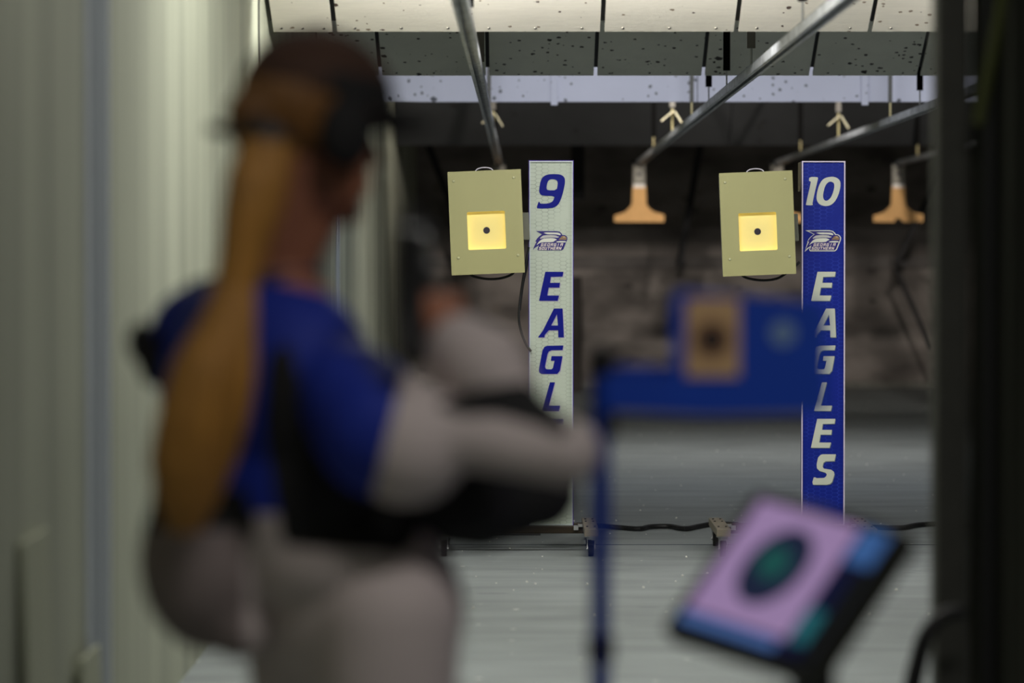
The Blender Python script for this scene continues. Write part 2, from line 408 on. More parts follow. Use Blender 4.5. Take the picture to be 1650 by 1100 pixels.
G = {  # small block capitals as strokes in a unit box
 'G': [((1,1),(.1,1)),((.1,1),(.1,0)),((.1,0),(1,0)),((1,0),(1,.5)),((1,.5),(.6,.5))],
 'E': [((1,1),(.1,1)),((.1,1),(.1,0)),((.1,0),(1,0)),((.1,.5),(.85,.5))],
 'O': [((.1,0),(.1,1)),((.1,1),(1,1)),((1,1),(1,0)),((1,0),(.1,0))],
 'R': [((.1,0),(.1,1)),((.1,1),(.95,1)),((.95,1),(.95,.5)),((.95,.5),(.1,.5)),((.5,.5),(1,0))],
 'I': [((.5,0),(.5,1))],
 'A': [((.1,0),(.1,1)),((.1,1),(1,1)),((1,1),(1,0)),((.1,.45),(1,.45))],
 'S': [((1,1),(.1,1)),((.1,1),(.1,.5)),((.1,.5),(1,.5)),((1,.5),(1,0)),((1,0),(0,0))],
 'U': [((.1,1),(.1,0)),((.1,0),(1,0)),((1,0),(1,1))],
 'T': [((0,1),(1.1,1)),((.55,1),(.55,0))],
 'H': [((.1,0),(.1,1)),((1,0),(1,1)),((.1,.5),(1,.5))],
 'N': [((.1,0),(.1,1)),((.1,1),(1,0)),((1,0),(1,1))]}
def banner(kind, px0, label, group=None):
    Yb = KB; k = Yb/F
    ox = (px0+35-CX)*k
    t = thing('lane_sign', label, 'sign', (ox, Yb, 0))
    Pz = lambda py: CH-(py-CY)*k
    P = lambda p: ((p[0]-35)*k, Pz(p[1]))
    zt = Pz(259.5); zb = Pz(846.5)
    blue = srgb(16,24,130); white = srgb(190,200,186)
    pm = hexmat('white_sign_print', white, srgb(145,156,144), .0533, .0172) if kind == 9 else hexmat('blue_sign_print', srgb(9,32,136), srgb(44,66,172), .0533, .0172)
    edge = mat('blue_edge', srgb(70,40,160), .4) if kind == 9 else mat('white_edge', srgb(215,205,225), .4)
    b = BM(); box(b, (0, .02, (zt+zb)/2), (70*k, .03, zt-zb), bev=.001)
    obj('sign_panel', b, pm, t)
    b = BM(); h = zt-zb; w = 70*k; e = .0055
    for sx in (-1, 1): box(b, (sx*(w/2-e/2), .001, (zt+zb)/2), (e, .012, h))
    box(b, (0, .001, zt-e/2), (w-2*e, .012, e)); box(b, (0, .001, zb+e/2), (w-2*e, .012, e))
    if kind == 9:
        b2 = BM()
        for sx in (-1, 1): box(b2, (sx*(w/2+.0015), .012, (zt+zb)/2), (.003, .026, h))
        box(b2, (0, .012, zt+.0015), (w+.006, .026, .003))
        obj('edge_trim', b, mat('pale_edge', srgb(195,205,205), .4), t); obj('outer_trim', b2, edge, t)
    else: obj('edge_trim', b, edge, t)
    # box return at the head of the sign and steel upright behind it
    b = BM(); box(b, (0, .15, zt-.065), (w*.97, .22, .13), bev=.003); obj('head_block', b, mat('raw_wood_block', srgb(140,130,105), .8, noise=.1), t)
    b = BM(); box(b, (0, .065, (zt+.11)/2-.01), (.05, .05, zt-.13), bev=.003)
    obj('upright', b, darksteel, t)
    lm = mat('blue_lettering', blue, .5, spec=.12) if kind == 9 else mat('silver_lettering', srgb(205,210,195), .4)
    sm = mat('lilac_lettering_edge', srgb(158,150,185), .4) if kind == 9 else mat('grey_lettering_edge', srgb(105,122,125), .4)
    yf = .0042
    off = (1.0, 1.1)
    for poly in letters():
        s = flat('letter', [[P(q) for q in p] for p in poly], lm, t, yf-.0012)
        e_ = flat('letter_edge', [[P((q[0]+off[0], q[1]+off[1])) for q in p] for p in poly], sm, s, yf)
    for num in ((NINE,) if kind == 9 else (TEN1, TEN0)):
        flat('numeral', [[P(q) for q in (chaikin(p, 1))] for p in num], lm, t, yf-.0012)
    # eagle head emblem
    dx = 0 if kind == 10 else -.6
    Zp = lambda p: P((p[0]/22.92-1.5+dx, p[1]/22.92+362))
    em = bpy.data.objects.new('emblem', None); COL.objects.link(em); em.parent = t
    def lay(name, pts, m, lvl, ch=1): flat(name, [[Zp(q) for q in (chaikin(pts, ch) if ch else pts)]], m, em, yf-.0012*lvl)
    navy = mat('emblem_navy', srgb(30,18,118), .4); wh = mat('emblem_white', srgb(218,220,208), .4)
    if kind == 10:
        lay('emblem_outline', [(170,205),(1060,200),(1190,230),(1270,300),(1295,345),(1390,360),(1450,405),(1495,480),(1480,570),(1430,700),(1340,920),(1265,980),(350,980),(315,925),(345,830),(300,870),(150,1000),(200,820),(255,650),(240,640),(300,520),(380,430),(485,355)], wh, 0, 0)
    lay('emblem_ground', [(290,232),(1050,236),(1160,255),(1230,310),(1265,375),(1360,380),(1420,420),(1455,480),(1445,560),(1395,670),(1305,900),(1250,945),(375,945),(345,915),(400,760),(240,860),(175,940),(230,790),(310,630),(265,610),(340,500),(420,420),(515,350)], navy, 1, 0)
    lay('emblem_feather', [(530,285),(1060,285),(1150,300),(1210,350),(1190,390),(1080,365),(950,350),(800,350),(690,345)], wh, 2)
    lay('emblem_feather', [(415,525),(500,430),(600,385),(900,375),(1050,400),(1150,440),(1100,485),(960,470),(700,475),(600,490)], mat('emblem_grey', srgb(188,188,186), .4), 2)
    lay('emblem_feather', [(300,765),(400,620),(500,540),(620,500),(900,490),(1000,510),(1075,555),(980,590),(920,645),(500,645),(400,690)], wh, 2)
    lay('emblem_throat', [(1000,650),(1100,600),(1350,595),(1410,620),(1390,655)], wh, 2)
    lay('emblem_beak', [(1120,550),(1200,480),(1230,425),(1320,408),(1395,440),(1430,500),(1405,570),(1300,550),(1160,555)], mat('emblem_tan', srgb(140,112,84), .5), 2)
    lay('emblem_beak_shine', [(1265,460),(1330,425),(1395,465),(1330,470)], mat('emblem_gold', srgb(205,180,135), .5), 3)
    lay('emblem_eye', [(1060,400),(1110,412),(1100,435),(1070,425)], navy, 3)
    tm = mat('emblem_text', srgb(232,220,215), .4)
    for word, x0, x1, yb_, ht in (('GEORGIA', 470, 1330, 780, 88), ('SOUTHERN', 398, 1268, 915, 88)):
        polys = []; n = len(word); st = (x1-x0-25)/n; sw = 11
        for i, c in enumerate(word):
            for (a, c2) in G[c]:
                f = lambda p: (x0+i*st+p[0]*st*.62+p[1]*26, yb_-p[1]*ht)
                A = Vector(f(a)); B = Vector(f(c2)); d = (B-A).normalized(); q = Vector((-d.y, d.x))*sw; d = d*sw*.8
                polys.append([tuple(A-d+q), tuple(B+d+q), tuple(B+d-q), tuple(A-d-q)])
        b = BM()
        for p in polys:
            vs = []
            for q in p:
                x, z = Zp(q); vs.append(b.verts.new((x, yf-.0036-.0001-3e-5*(len(b.faces) % 9), z)))
            f_ = b.faces.new(vs)
        r = bmesh.ops.extrude_face_region(b, geom=b.faces[:])
        for v in r['geom']:
            if isinstance(v, bmesh.types.BMVert): v.co.y += .0008
        obj('emblem_wording', b, tm, em)
    return t
banner(9, 853, 'tall white lane sign numbered 9 with blue EAGLES lettering')
banner(10, 1291.5, 'tall blue lane sign numbered 10 with silver EAGLES lettering')

# ------------------------------------------------------------------ electronic targets
plate_m = mat('olive_plate', srgb(163,161,112), .5, noise=.02, nscale=5)
paper_m = mat('lit_target_paper', srgb(250,232,150), .8, noise=.02, nscale=6)
def etarget(px, py, label, bx):
    Yt = 15.82; k = Yt/F
    t = thing('electronic_target', label, 'target', W(px, py, Yt), (0, R(-2.3), 0))
    hw, hh = 59*k, 83.2*k
    # local: dot at origin; plate offset
    cx_, cz_ = 0*k, 13*k
    wx0, wx1, wz0, wz1 = -30.5*k, 30.5*k, -30.5*k, 30.5*k
    def rr(x0, x1, z0, z1, r, n=5):
        o = []
        for (cx2, cz2, a0) in ((x1-r, z1-r, 0), (x0+r, z1-r, 90), (x0+r, z0+r, 180), (x1-r, z0+r, 270)):
            for i in range(n+1):
                a = R(a0+90*i/n); o.append((cx2+r*math.cos(a), cz2+r*math.sin(a)))
        return o
    fp = flat('front_plate', [rr(cx_-hw, cx_+hw, cz_-hh, cz_+hh, .002), rr(wx0, wx1, wz0, wz1, .006)], plate_m, t, 0, .0025)
    b = BM()      # housing: four sides and a back
    D = .11; tk = .004
    box(b, (cx_-hw+.006, D/2+.003, cz_), (tk, D, 2*hh-.012)); box(b, (cx_+hw-.006, D/2+.003, cz_), (tk, D, 2*hh-.012))
    box(b, (cx_, D/2+.003, cz_+hh-.006), (2*hw-.012, D, tk)); box(b, (cx_, D/2+.003, cz_-hh+.006), (2*hw-.012, D, tk))
    box(b, (cx_, D, cz_), (2*hw-.012, tk, 2*hh-.012))
    obj('housing', b, mat('housing_grey', srgb(165,165,150), .5), t)
    b = BM(); box(b, (0, .024, 0), (.24, .002, .25)); obj('target_paper', b, paper_m, t)
    b = BM(); cyl(b, (0, .0226, 0), (0, .0214, 0), 5.4*k, seg=40); obj('aiming_mark', b, mat('aiming_black', (.012,.006,.02), .5), t)
    for (x, z) in ((-50, 81), (47, 83), (-47, -43), (49, -42)):
        b = BM(); x *= k; z *= k
        ell(b, (x, -.003, z), (.0065, .004, .0065), u=12, v=8); obj('screw', b, mat('plated_screw', srgb(190,190,150), .4, .3), t)
    b = BM(); sweep(b, [(-.042, .03, cz_+hh-.01), (-.03, .03, cz_+hh+.008), (0, .03, cz_+hh+.014), (.03, .03, cz_+hh+.008), (.042, .03, cz_+hh-.01)], .0025, 8)
    obj('carry_handle', b, mat('handle_white', srgb(215,212,225), .4), t, smooth=True)
    # mounting bracket across to the sign's upright
    b = BM(); box(b, (.157, .142, .012), (.058, .02, .12), bev=.003); obj('mounting_bracket', b, mat('olive_bracket', srgb(110,112,98), .6), t)
    # LED strips inside the housing, above and to the sides of the window
    for (x, z, sx, sz) in ((-.108, -.01, .006, .18), (.108, -.01, .006, .18), (0, .112, .18, .006), (0, -.108, .18, .006)):
        b = BM(); box(b, (x, .013, z), (sx, .014, sz)); obj('lamp_strip', b, mat('target_lamp', (1,1,1), .5, emit=(1,.80,.40), estr=LED), t)
    return t
LED = 3.0
etarget(784, 371, 'left electronic target box with lit yellow window beside sign 9', 853)
etarget(1221, 373, 'right electronic target box with lit yellow window beside sign 10', 1291)

# ------------------------------------------------------------------ rolling stands
def stand(x_left, x_right, label):
    cx = ((x_left+x_right)/2-CX)*15.7/F
    t = thing('rolling_stand', label, 'stand', (cx, 15.9, 0))
    hw = (x_right-x_left)/2*15.7/F
    tube = mat('taupe_powder_coat', srgb(128,120,105), .5, noise=.08); bm_ = mat('bronze_beam', srgb(46,35,18), .5, .2)
    b = BM(); box(b, (0, 0, .095), (2*hw-.02, .045, .032), bev=.003); bb = obj('cross_beam', b, bm_, t)
    b = BM(); box(b, (0, .13, .10), (2*hw-.02, .035, .028), bev=.003); obj('cross_beam', b, bm_, t)
    for s in (-1, 1):
        x = s*(hw-.03)
        b = BM(); box(b, (x, -.03, .108), (.06, .66, .034), bev=.003); ep = obj('end_plate', b, tube, t)
        for (dx, dy) in ((-.016,.20),(.016,.20),(-.016,.06),(.016,.06),(-.016,-.25),(.016,-.25)):
            b = BM(); cyl(b, (x+dx, dy, .124), (x+dx, dy, .129), .005, seg=6); obj('bolt', b, darksteel, ep)
        b = BM(); box(b, (x-s*.042, -.03, .115), (.02, .02, .012)); box(b, (x-s*.06, -.03, .105), (.02,.02,.02)); obj('latch', b, chrome, ep)
        for y in (-.3, .27):
            c = bpy.data.objects.new('caster', None); COL.objects.link(c); c.parent = t; c.location = (x, y, 0)
            b = BM(); box(b, (0, 0, .088), (.055, .055, .004)); cyl(b, (0,0,.076), (0,0,.087), .02)
            box(b, (-.016, .012, .055), (.003, .035, .05), rot=(R(-14),0,0)); box(b, (.016, .012, .055), (.003, .035, .05), rot=(R(-14),0,0)); box(b, (0, .0, .077), (.036,.04,.004))
            cyl(b, (-.02, .02, .034), (.02, .02, .034), .005, seg=8)
            obj('fork', b, chrome, c)
            b = BM(); cyl(b, (-.011, .02, .034), (.011, .02, .034), .033, seg=28); obj('wheel', b, blackrub, c)
            b = BM(); cyl(b, (-.0125, .02, .034), (.0125, .02, .034), .018, seg=20); obj('hub', b, mat('grey_hub', srgb(110,110,110), .4), c)
            b = BM(); box(b, (0, -.03, .062), (.026, .03, .006), rot=(R(25),0,0)); obj('brake_pedal', b, darksteel, c)
    for x in (-.02, ):
        b = BM(); box(b, (x, 0, .075), (.24, .07, .008), bev=.002); obj('under_plate', b, darksteel, t)
    return t
stand(705, 963, 'low rolling stand on casters under the white sign')
stand(1152, 1409, 'low rolling stand on casters under the blue sign, left end visible')

# chips and spent scraps scattered on the slab, too many to count
b = BM()
for i in range(420):
    y = 13+random.random()**1.3*20; x = random.uniform(-.9, 5.2); q = random.uniform(.0015, .0042)
    box(b, (x, y, q*.7), (q*2, q*1.6, q*1.4), rot=(random.random(), random.random(), random.random()*6))
o = obj('floor_scraps', b, mat('pale_scraps', srgb(240,240,232), .6)); o['kind'] = 'stuff'
tag(o, 'tiny pale scraps scattered over the grey range floor', 'debris')
# cables
def cable(label, pts, r=.006, name='cable', m=blackrub):
    b = BM(); sweep(b, pts, r, 8); return tag(obj(name, b, m, smooth=True), label, 'cable')
zf = .013
def fl(px, Y, z=zf): return ((px-CX)*Y/F, Y, z)
cable('black cable along the floor between the two rolling stands', [fl(930,16.1,.1), fl(966,17.0,.03), fl(1000,17.12), fl(1030,17.05), fl(1048,17.18), fl(1080,17.2), fl(1104,17.05), fl(1125,17.2), fl(1150,17.35), fl(1190,17.3)], .012)
cable('black cable along the floor between the right stand and the dark pillar', [fl(1400,17.15), fl(1450,17.1), fl(1480,17.3), fl(1520,17.35), fl(1600,17.2), fl(1700,17.2)], .012)
for (dx, lab) in ((0, 'black cable looping from the left target box down behind sign 9'), (438.5, 'black cable looping below the right target box beside sign 10')):
    Yc = 15.97
    if dx == 0:
        pts = [W(p[0]+dx, p[1], Yc) for p in ((852,398),(846,430),(839,475),(836,510),(840,535),(848,555),(856,566))]
        cable(lab, pts, .005)
        cable('thinner second cable beside the loop left of sign 9', [W(p[0], p[1], Yc+.02) for p in ((852,402),(849,430),(843,460),(838,500))], .0035)
    cable({0: 'black cable sagging under the left target box', 438.5: 'black cable sagging under the right target box'}[dx],
          [W(p[0]+dx, p[1]+(2 if dx else 0), Yc-.03) for p in ((752,436),(763,445),(788,449.5),(812,447),(828,438),(850 if dx else 822,420))], .0055)

# ------------------------------------------------------------------ dark pillar and kit at the right
pil_m = mat('dark_padding', srgb(84,86,76), .9, noise=.25, nscale=3, stretch=(4,4,.2), bump=.3, bscale=8)
t = thing('lane_pillar', 'dark padded pillar filling the right edge of the photo', 'pillar', (1.018, 7.6, 0))
b = BM()
box(b, (-.125, 0, 1.65), (.07, .1, 3.3), bev=.01); obj('steel_post', b, mat('pillar_post', srgb(72,72,66), .6, .2, noise=.1), t)
b = BM()      # padded cover hanging in folds
n = 60; xs = [(-.085+.62*i/n) for i in range(n+1)]
for (z0, z1) in ((.04, 3.25),):
    prev = None
    for i, x in enumerate(xs):
        y = -.02+.028*math.sin(i*.55)+.012*math.sin(i*1.3+1)
        col = [b.verts.new((x, y+.01*math.sin(z*3+i*.2), z)) for z in [z0+(z1-z0)*k/12 for k in range(13)]]
        if prev:
            for a in range(12): b.faces.new((prev[a], col[a], col[a+1], prev[a+1]))
        prev = col
r = bmesh.ops.solidify(b, geom=b.faces[:], thickness=.02)
obj('folded_cover', b, pil_m, t, smooth=True)
b = BM(); cyl(b, (-.055, -.08, .03), (-.05, -.08, 3.2), .014); obj('conduit', b, blackrub, t)
# chair-like black loop by the pillar foot
b = BM(); sweep(b, [(.0, 0, .02), (-.012, 0, .2), (-.004, 0, .38), (.010, 0, .46), (.028, 0, .52), (.06, .01, .555), (.11, .02, .565)], [.014,.016,.02,.02,.018,.015,.013], 10)
sweep(b, [(.0, 0, .02), (.10, 0, .015), (.2, 0, .02)], .013, 10)
tag(obj('folded_stool_frame', b, blackrub, smooth=True, loc=(.79, 7.35, 0)), 'curved black frame standing on the floor against the dark pillar', 'frame')
b = BM(); sweep(b, [(0,0,2.5),(.05,-.02,2.2),(.06,-.02,1.9),(.0,-.02,1.55)], .012, 8)
tag(obj('glow_streak', b, mat('olive_glow', srgb(70,76,30), .8), smooth=True, loc=(.93, 7.45, 0)), 'olive strap shaped for a glow before the dark pillar', 'streak')  # curved olive tube put in for a vague yellow-green glow

# ------------------------------------------------------------------ blue holder on pole
BY = 5.6; kb = BY/F
blue_m = mat('blue_plastic_sheet', srgb(6,66,185), .5, noise=.06, nscale=6)
polebl = mat('blue_pole_paint', srgb(14,58,158), .35, .2)
o0 = W(968, 900, BY); base = Vector((o0.x, BY, 0))
t = thing('holder_stand', 'slim blue pole stand with black knob in front of the signs', 'stand', base)
b = BM(); cyl(b, (0,0,.02), (0,0,1.10), .0155); obj('pole', b, polebl, t, smooth=True)
b = BM(); cyl(b, (0,0,1.10), (0,0,1.128), .021); ell(b, (0,0,1.135), (.019,.019,.012)); box(b, (.01,0,1.128),(.05,.02,.014),bev=.004); obj('knob', b, blackrub, t, smooth=True)
b = BM(); cyl(b, (0,0,.66), (0,0,.70), .021); obj('collar', b, mat('navy_collar_clamp', srgb(16,24,70), .5), t, smooth=True)
b = BM(); cyl(b, (0,0,0), (0,0,.02), .11, .10, seg=40); obj('base_plate', b, darksteel, t, smooth=True)
b = BM(); box(b, (.012, 0, 1.03), (.02,.03,.05), bev=.003); obj('clip', b, blackrub, t)
Q = lambda px, py: ((px-968)*kb, CH-(py-CY)*kb)
h = thing('blue_folder', 'bright blue sheet holder with tan card, clipped to the blue pole', 'holder', base+Vector((0,-.02,0)))
flat('blue_sheet', [[Q(*p) for p in [(970,602),(1060,606),(1082,596),(1082,478),(1092,466),(1180,474),(1318,486),(1330,500),(1330,652),(1318,664),(1140,668),(975,660)]]], blue_m, h, 0, .002)
b = BM(); x0, z0 = Q(972, 664); x1, z1 = Q(1330, 652)
box(b, ((x0+x1)/2, .03, (z0+z1)/2), (x1-x0, .06, .004)); box(b, ((x0+x1)/2, .06, (z0+z1)/2+.03), (x1-x0, .004, .07)); obj('folded_flange', b, blue_m, h)
b = BM(); x0, z0 = Q(1104, 606); x1, z1 = Q(1190, 480); box(b, ((x0+x1)/2, -.004, (z0+z1)/2), (x1-x0, .002, z1-z0)); cd = obj('tan_card', b, mat('tan_card', srgb(205,168,122), .7, noise=.05), h)
x0, z0 = Q(1146, 546)
b = BM(); cyl(b, (x0, -.0052, z0), (x0, -.0065, z0), .019, seg=32); obj('dark_spot', b, mat('card_spot', srgb(30,20,22), .6), cd)
b = BM(); cyl(b, (x0, -.005, z0), (x0, -.0056, z0), .03, seg=32); obj('brown_ring', b, mat('card_ring', srgb(150,112,80), .6), cd)
x0, z0 = Q(1260, 536)
b = BM(); cyl(b, (x0, -.0025, z0), (x0, -.004, z0), .019, seg=32); obj('pale_badge', b, mat('pale_badge', srgb(120,150,190), .5), h)

# ------------------------------------------------------------------ tilted monitor
Cc = W(1243, 920, 5.5); km = 5.5/F
U = Vector((150, -152, -35))*km; V = Vector((120, 82, 160))*km
un = U.normalized(); vn = (V-un*V.dot(un)).normalized(); nn = un.cross(vn).normalized()
if nn.y > 0: nn = -nn
LU = U.length; LV = V.length
# local frame: x along U, z along V, y away from the viewer
rotm = Matrix((un, -nn, vn)).transposed()
t = thing('lane_monitor', 'black tilted lane monitor showing a pink square target', 'monitor', Cc)
t.rotation_euler = rotm.to_euler()
s0, s1, t0, t1 = -.60*LU, .90*LU, -.72*LV, .64*LV
cxm, czm = (s0+s1)/2, (t0+t1)/2
b = BM(); box(b, (cxm, .022, czm), (s1-s0, .04, t1-t0), bev=.006); obj('casing', b, mat('monitor_casing', srgb(24,26,18), .45), t)
def scr(name, x0, x1, z0, z1, col, lvl, estr=1., par=None):
    b = BM(); box(b, ((x0+x1)/2, .0015-.0008*lvl, (z0+z1)/2), (x1-x0, .0012, z1-z0))
    return obj(name, b, mat('screen_'+name+str(lvl)+str(round(col[0]*1000)), (.01,.01,.01), .3, emit=col, estr=estr), par or t)
SE = .55
sc_ = scr('screen', s0+.018, s1-.02, t0+.02, t1-.014, srgb(10,16,60), 0, SE)
scr('target_square', -.5*LU, .5*LU, -.5*LV, .56*LV, srgb(188,156,206), 1, SE, sc_)
scr('blue_bar', .53*LU, s1-.022, .25*LV, t1-.016, srgb(70,115,180), 1, SE, sc_)
scr('teal_block', .53*LU, .68*LU, -.5*LV, -.2*LV, srgb(40,120,130), 1, SE, sc_)
scr('toolbar', s0+.02, .45*LU, t0+.021, -.53*LV, srgb(90,130,200), 1, SE, sc_)
scr('dark_panel', .70*LU, s1-.022, t0+.022, .22*LV, srgb(14,18,8), 1, SE, sc_)
def onscreen(px, py):
    """point of the screen plane seen at a photo position, in the monitor's own frame"""
    dr = W(px, py, 1)-Vector((0, 0, CH)); n3 = rotm.col[1]
    k = (Cc-Vector((0, 0, CH))).dot(n3)/dr.dot(n3)
    q = rotm.transposed()@(Vector((0, 0, CH))+dr*k-Cc)
    return (q.x, q.z)
def oval(cx, cy, a, b_, ang): return [onscreen(cx+a*math.cos(t_)*math.cos(ang)-b_*math.sin(t_)*math.sin(ang), cy-(a*math.cos(t_)*math.sin(ang)+b_*math.sin(t_)*math.cos(ang))) for t_ in [2*math.pi*i/48 for i in range(48)]]
flat('black_disc', [oval(1249, 914, 76, 42, R(43))], mat('screen_disc', (.01,.01,.01), .3, emit=srgb(28,40,70), estr=SE), sc_, -.0006)
flat('shot_mark', [oval(1248, 908, 30, 22, R(43))], mat('screen_teal', (.01,.01,.01), .3, emit=srgb(28,95,90), estr=SE), sc_, -.0014)
b = BM(); box(b, (cxm+.05, .06, czm-.04), (.1,.05,.1), bev=.01); obj('rear_mount', b, blackrub, t)
pos = Cc+rotm@Vector((cxm+.05, .07, czm-.04))
m2 = thing('monitor_stand', 'black post stand holding up the tilted monitor', 'stand', (pos.x, pos.y, 0))
b = BM(); cyl(b, (0,0,.02), (0,0,pos.z-.06), .026); obj('post', b, blackrub, m2, smooth=True)
b = BM(); cyl(b, (0,0,pos.z-.09), (0,0,pos.z-.02), .034); obj('joint', b, blackrub, m2, smooth=True)
b = BM(); box(b, (0,.0,.012), (.30,.06,.024), bev=.006); box(b, (0,0,.012), (.06,.34,.024), bev=.006); obj('foot', b, darksteel, m2)

#PERSON
# ------------------------------------------------------------------ the shooter
SY = 5.35
def S_(px, py, dy=0.): return W(px, py, SY+dy)
pers = thing('person', 'shooter in blue and black jacket and dark cap, long blonde ponytail, aiming a rifle', 'person', (S_(520, 900).x, SY, 0))
PL = pers.location.copy()
skin = mat('skin', srgb(160,104,78), .55, noise=.05, nscale=12)
Hc = S_(505, 200, .03)
HR = Euler((R(-6), 0, -R(58))).to_matrix()         # local y = face direction
def H(x, y, z): return Hc+HR@Vector((x, y, z))
def hand(bm, wrist, fwd, palmn, curl, s=1.0, side=1):
    """palm, four fingers bent round what they hold, thumb from the side of the palm"""
    f = fwd.normalized(); n = (palmn-f*palmn.dot(f)).normalized(); l = f.cross(n)*side
    for k in range(4):
        a = wrist+l*(.012*(k-1.5)*s)*.8; c = wrist+f*.085*s+l*(.0205*(k-1.5)*s)
        cap(bm, a, c, .015*s, .0115*s)
        ln = (.040, .045, .042, .033)[k]*s; r0 = (.0088, .009, .0087, .0078)[k]*s
        p = c; ang = 0
        for j, q in enumerate((1., .65, .5)):
            ang += curl*(.9 if j == 0 else 1.05)
            d = (f*math.cos(ang)+n*math.sin(ang)); e = p+d*ln*q
            cap(bm, p, e, r0*(1-.08*j), r0*(.92-.08*j)); p = e
    p = wrist+f*.02*s+l*.022*s*-1
    d = (f*.55-l*.75+n*.35).normalized(); e = p+d*.042*s; cap(bm, p, e, .015*s, .011*s)
    d2 = (f*.8-l*.1+n*.6).normalized(); e2 = e+d2*.032*s; cap(bm, e, e2, .0105*s, .0095*s)
    d3 = (f*.6+l*.2+n*.75).normalized(); cap(bm, e2, e2+d3*.024*s, .0095*s, .008*s)
b = BM()
# head
ell(b, H(0,-.012,.032), (.076,.096,.092), HR); ell(b, H(0,.034,-.052), (.058,.062,.088), HR); ell(b, H(0,.070,-.122), (.026,.022,.020), HR)
ell(b, H(.035,.058,-.03), (.022,.022,.022)); ell(b, H(-.035,.058,-.03), (.022,.022,.022)); ell(b, H(0,.082,.028), (.048,.014,.012), HR)
cap(b, H(0,.088,.010), H(0,.110,-.040), .0075, .0115); ell(b, H(.010,.102,-.044), .0085); ell(b, H(-.010,.102,-.044), .0085)
ell(b, H(0,.094,-.076), (.022,.009,.0055), HR); ell(b, H(0,.092,-.087), (.019,.009,.006), HR)
for s in (-1, 1):
    ell(b, H(s*.078,-.008,-.008), (.008,.018,.030), HR); ell(b, H(s*.030,.060,-.092), .022)
nb = S_(438, 458, .07)
limb(b, [(H(0,-.02,-.05), .050), (nb, .046)]); cap(b, H(0,.040,-.105), nb+Vector((.008,0,0)), .028, .044)
# trunk and limbs under the clothes
TR = Euler((0, 0, -R(45))).to_matrix()
ell(b, S_(435,600,.07), (.155,.095,.17), TR); ell(b, S_(475,790,.07), (.13,.09,.16), TR); ell(b, S_(565,960,.07), (.155,.11,.14), TR)
Rs, Re, Rw = S_(560,625,-.08), S_(900,730,-.16), S_(732,548,-.08)
Ls, Le, Lw = S_(345,520,.2), S_(818,775,.19), S_(742,572,.42)
limb(b, [(nb+Vector((0,0,-.09)), .045), (S_(560,660,-.07), .05), (S_(720,703,-.16), .036), (S_(895,730,-.165), .035), (S_(830,672,-.12), .034), (Rw, .026)])
limb(b, [(nb+Vector((0,0,-.09)), .045), (S_(350,560,.18), .05), (S_(640,780,.16), .05), (Le, .042), (S_(790,680,.3), .038), (Lw, .027)])
hipR, knR, anR = S_(625,1000,-.03), S_(632,1400,-.05), S_(620,1745,0)
hipL, knL, anL = S_(505,1000,.17), S_(520,1400,.22), S_(515,1735,.26)
for hp, kn, an in ((hipR, knR, anR), (hipL, knL, anL)):
    limb(b, [(hp, .085), (kn, .052), (an, .036)])
    fd = Vector((.8,.6,0)); cap(b, Vector((an.x, an.y, .045)), Vector((an.x, an.y, .035))+fd*.14, .035, .028)
# right hand round the grip, left hand under the fore-end
GR = Vector((W(690,480,5.30).x, 5.36, W(690,455,5.36).z))
hand(b, Rw+Vector((-.008,.01,.008)), (GR-Rw)+Vector((0,.03,.03)), Vector((-.3,.9,.2)), .75, .92)
hand(b, Lw, Vector((-.35,.1,1)), Vector((-.6,.2,.5)), .62, .92, side=-1)
# nothing below: one continuous body
body = remesh('body', b, skin, pers, .0048, 3)
for s in (-1, 1):
    b = BM(); ell(b, H(s*.030,.070,.006)-PL, (.0120,.0120,.0120), u=16, v=12); e_ = obj('eye', b, mat('eye_white', srgb(225,220,215), .2), pers, smooth=True)
    b = BM(); ell(b, H(s*.030,.0795,.006)-PL, (.0055,.004,.0055), u=12, v=8); obj('iris', b, mat('iris_brown', srgb(60,38,22), .2), e_, smooth=True)
# hair
hairm = mat('golden_hair', srgb(168,118,48), .55, noise=.3, nscale=5, stretch=(14,14,1.2), bump=.5, bscale=20)
hairm2 = mat('brown_hair', srgb(112,74,30), .55, noise=.3, nscale=5, stretch=(14,14,1.2), bump=.5, bscale=20)
b = BM(); ell(b, H(0,-.022,.028), (.086,.100,.098), HR)
vs = [v for v in b.verts if (HR.transposed()@(v.co-Hc)).y > .055 or ((HR.transposed()@(v.co-Hc)).z < -.03 and (HR.transposed()@(v.co-Hc)).y > .0)]
bmesh.ops.delete(b, geom=vs, context='VERTS')
bmesh.ops.solidify(b, geom=b.faces[:], thickness=.008)
cap(b, H(0,-.09,-.0), H(0,-.07,-.075), .05, .035)
hr = remesh('hair', b, hairm2, pers, .005, 4)
def tail_mesh():
    P = [(432,228,-.06,.036),(412,290,-.08,.042),(400,350,-.09,.040),(388,410,-.10,.033),(376,470,-.11,.030),(362,530,-.13,.040),(338,600,-.145,.056),(318,680,-.15,.060),(300,750,-.145,.056),(296,810,-.14,.040),(298,860,-.135,.018)]
    b = BM(); sweep(b, [S_(p[0], p[1], p[2]) for p in P], [p[3] for p in P], 20)
    for j in range(16):      # locks give it a strand outline
        a = random.uniform(0, 6.283); q = random.uniform(.35, .95)
        sweep(b, [S_(p[0], p[1], p[2])+Vector((math.cos(a+i*.12)*p[3]*q, math.sin(a+i*.12)*p[3]*q, 0)) for i, p in enumerate(P)], [max(.004, p[3]*.28) for p in P], 8)
    return b
remesh('ponytail', tail_mesh(), hairm, pers, .005, 2)
b = BM(); cyl(b, S_(437,212,-.05)-PL, S_(424,240,-.06)-PL, .042, .043); obj('hair_tie', b, blackrub, pers, smooth=True)
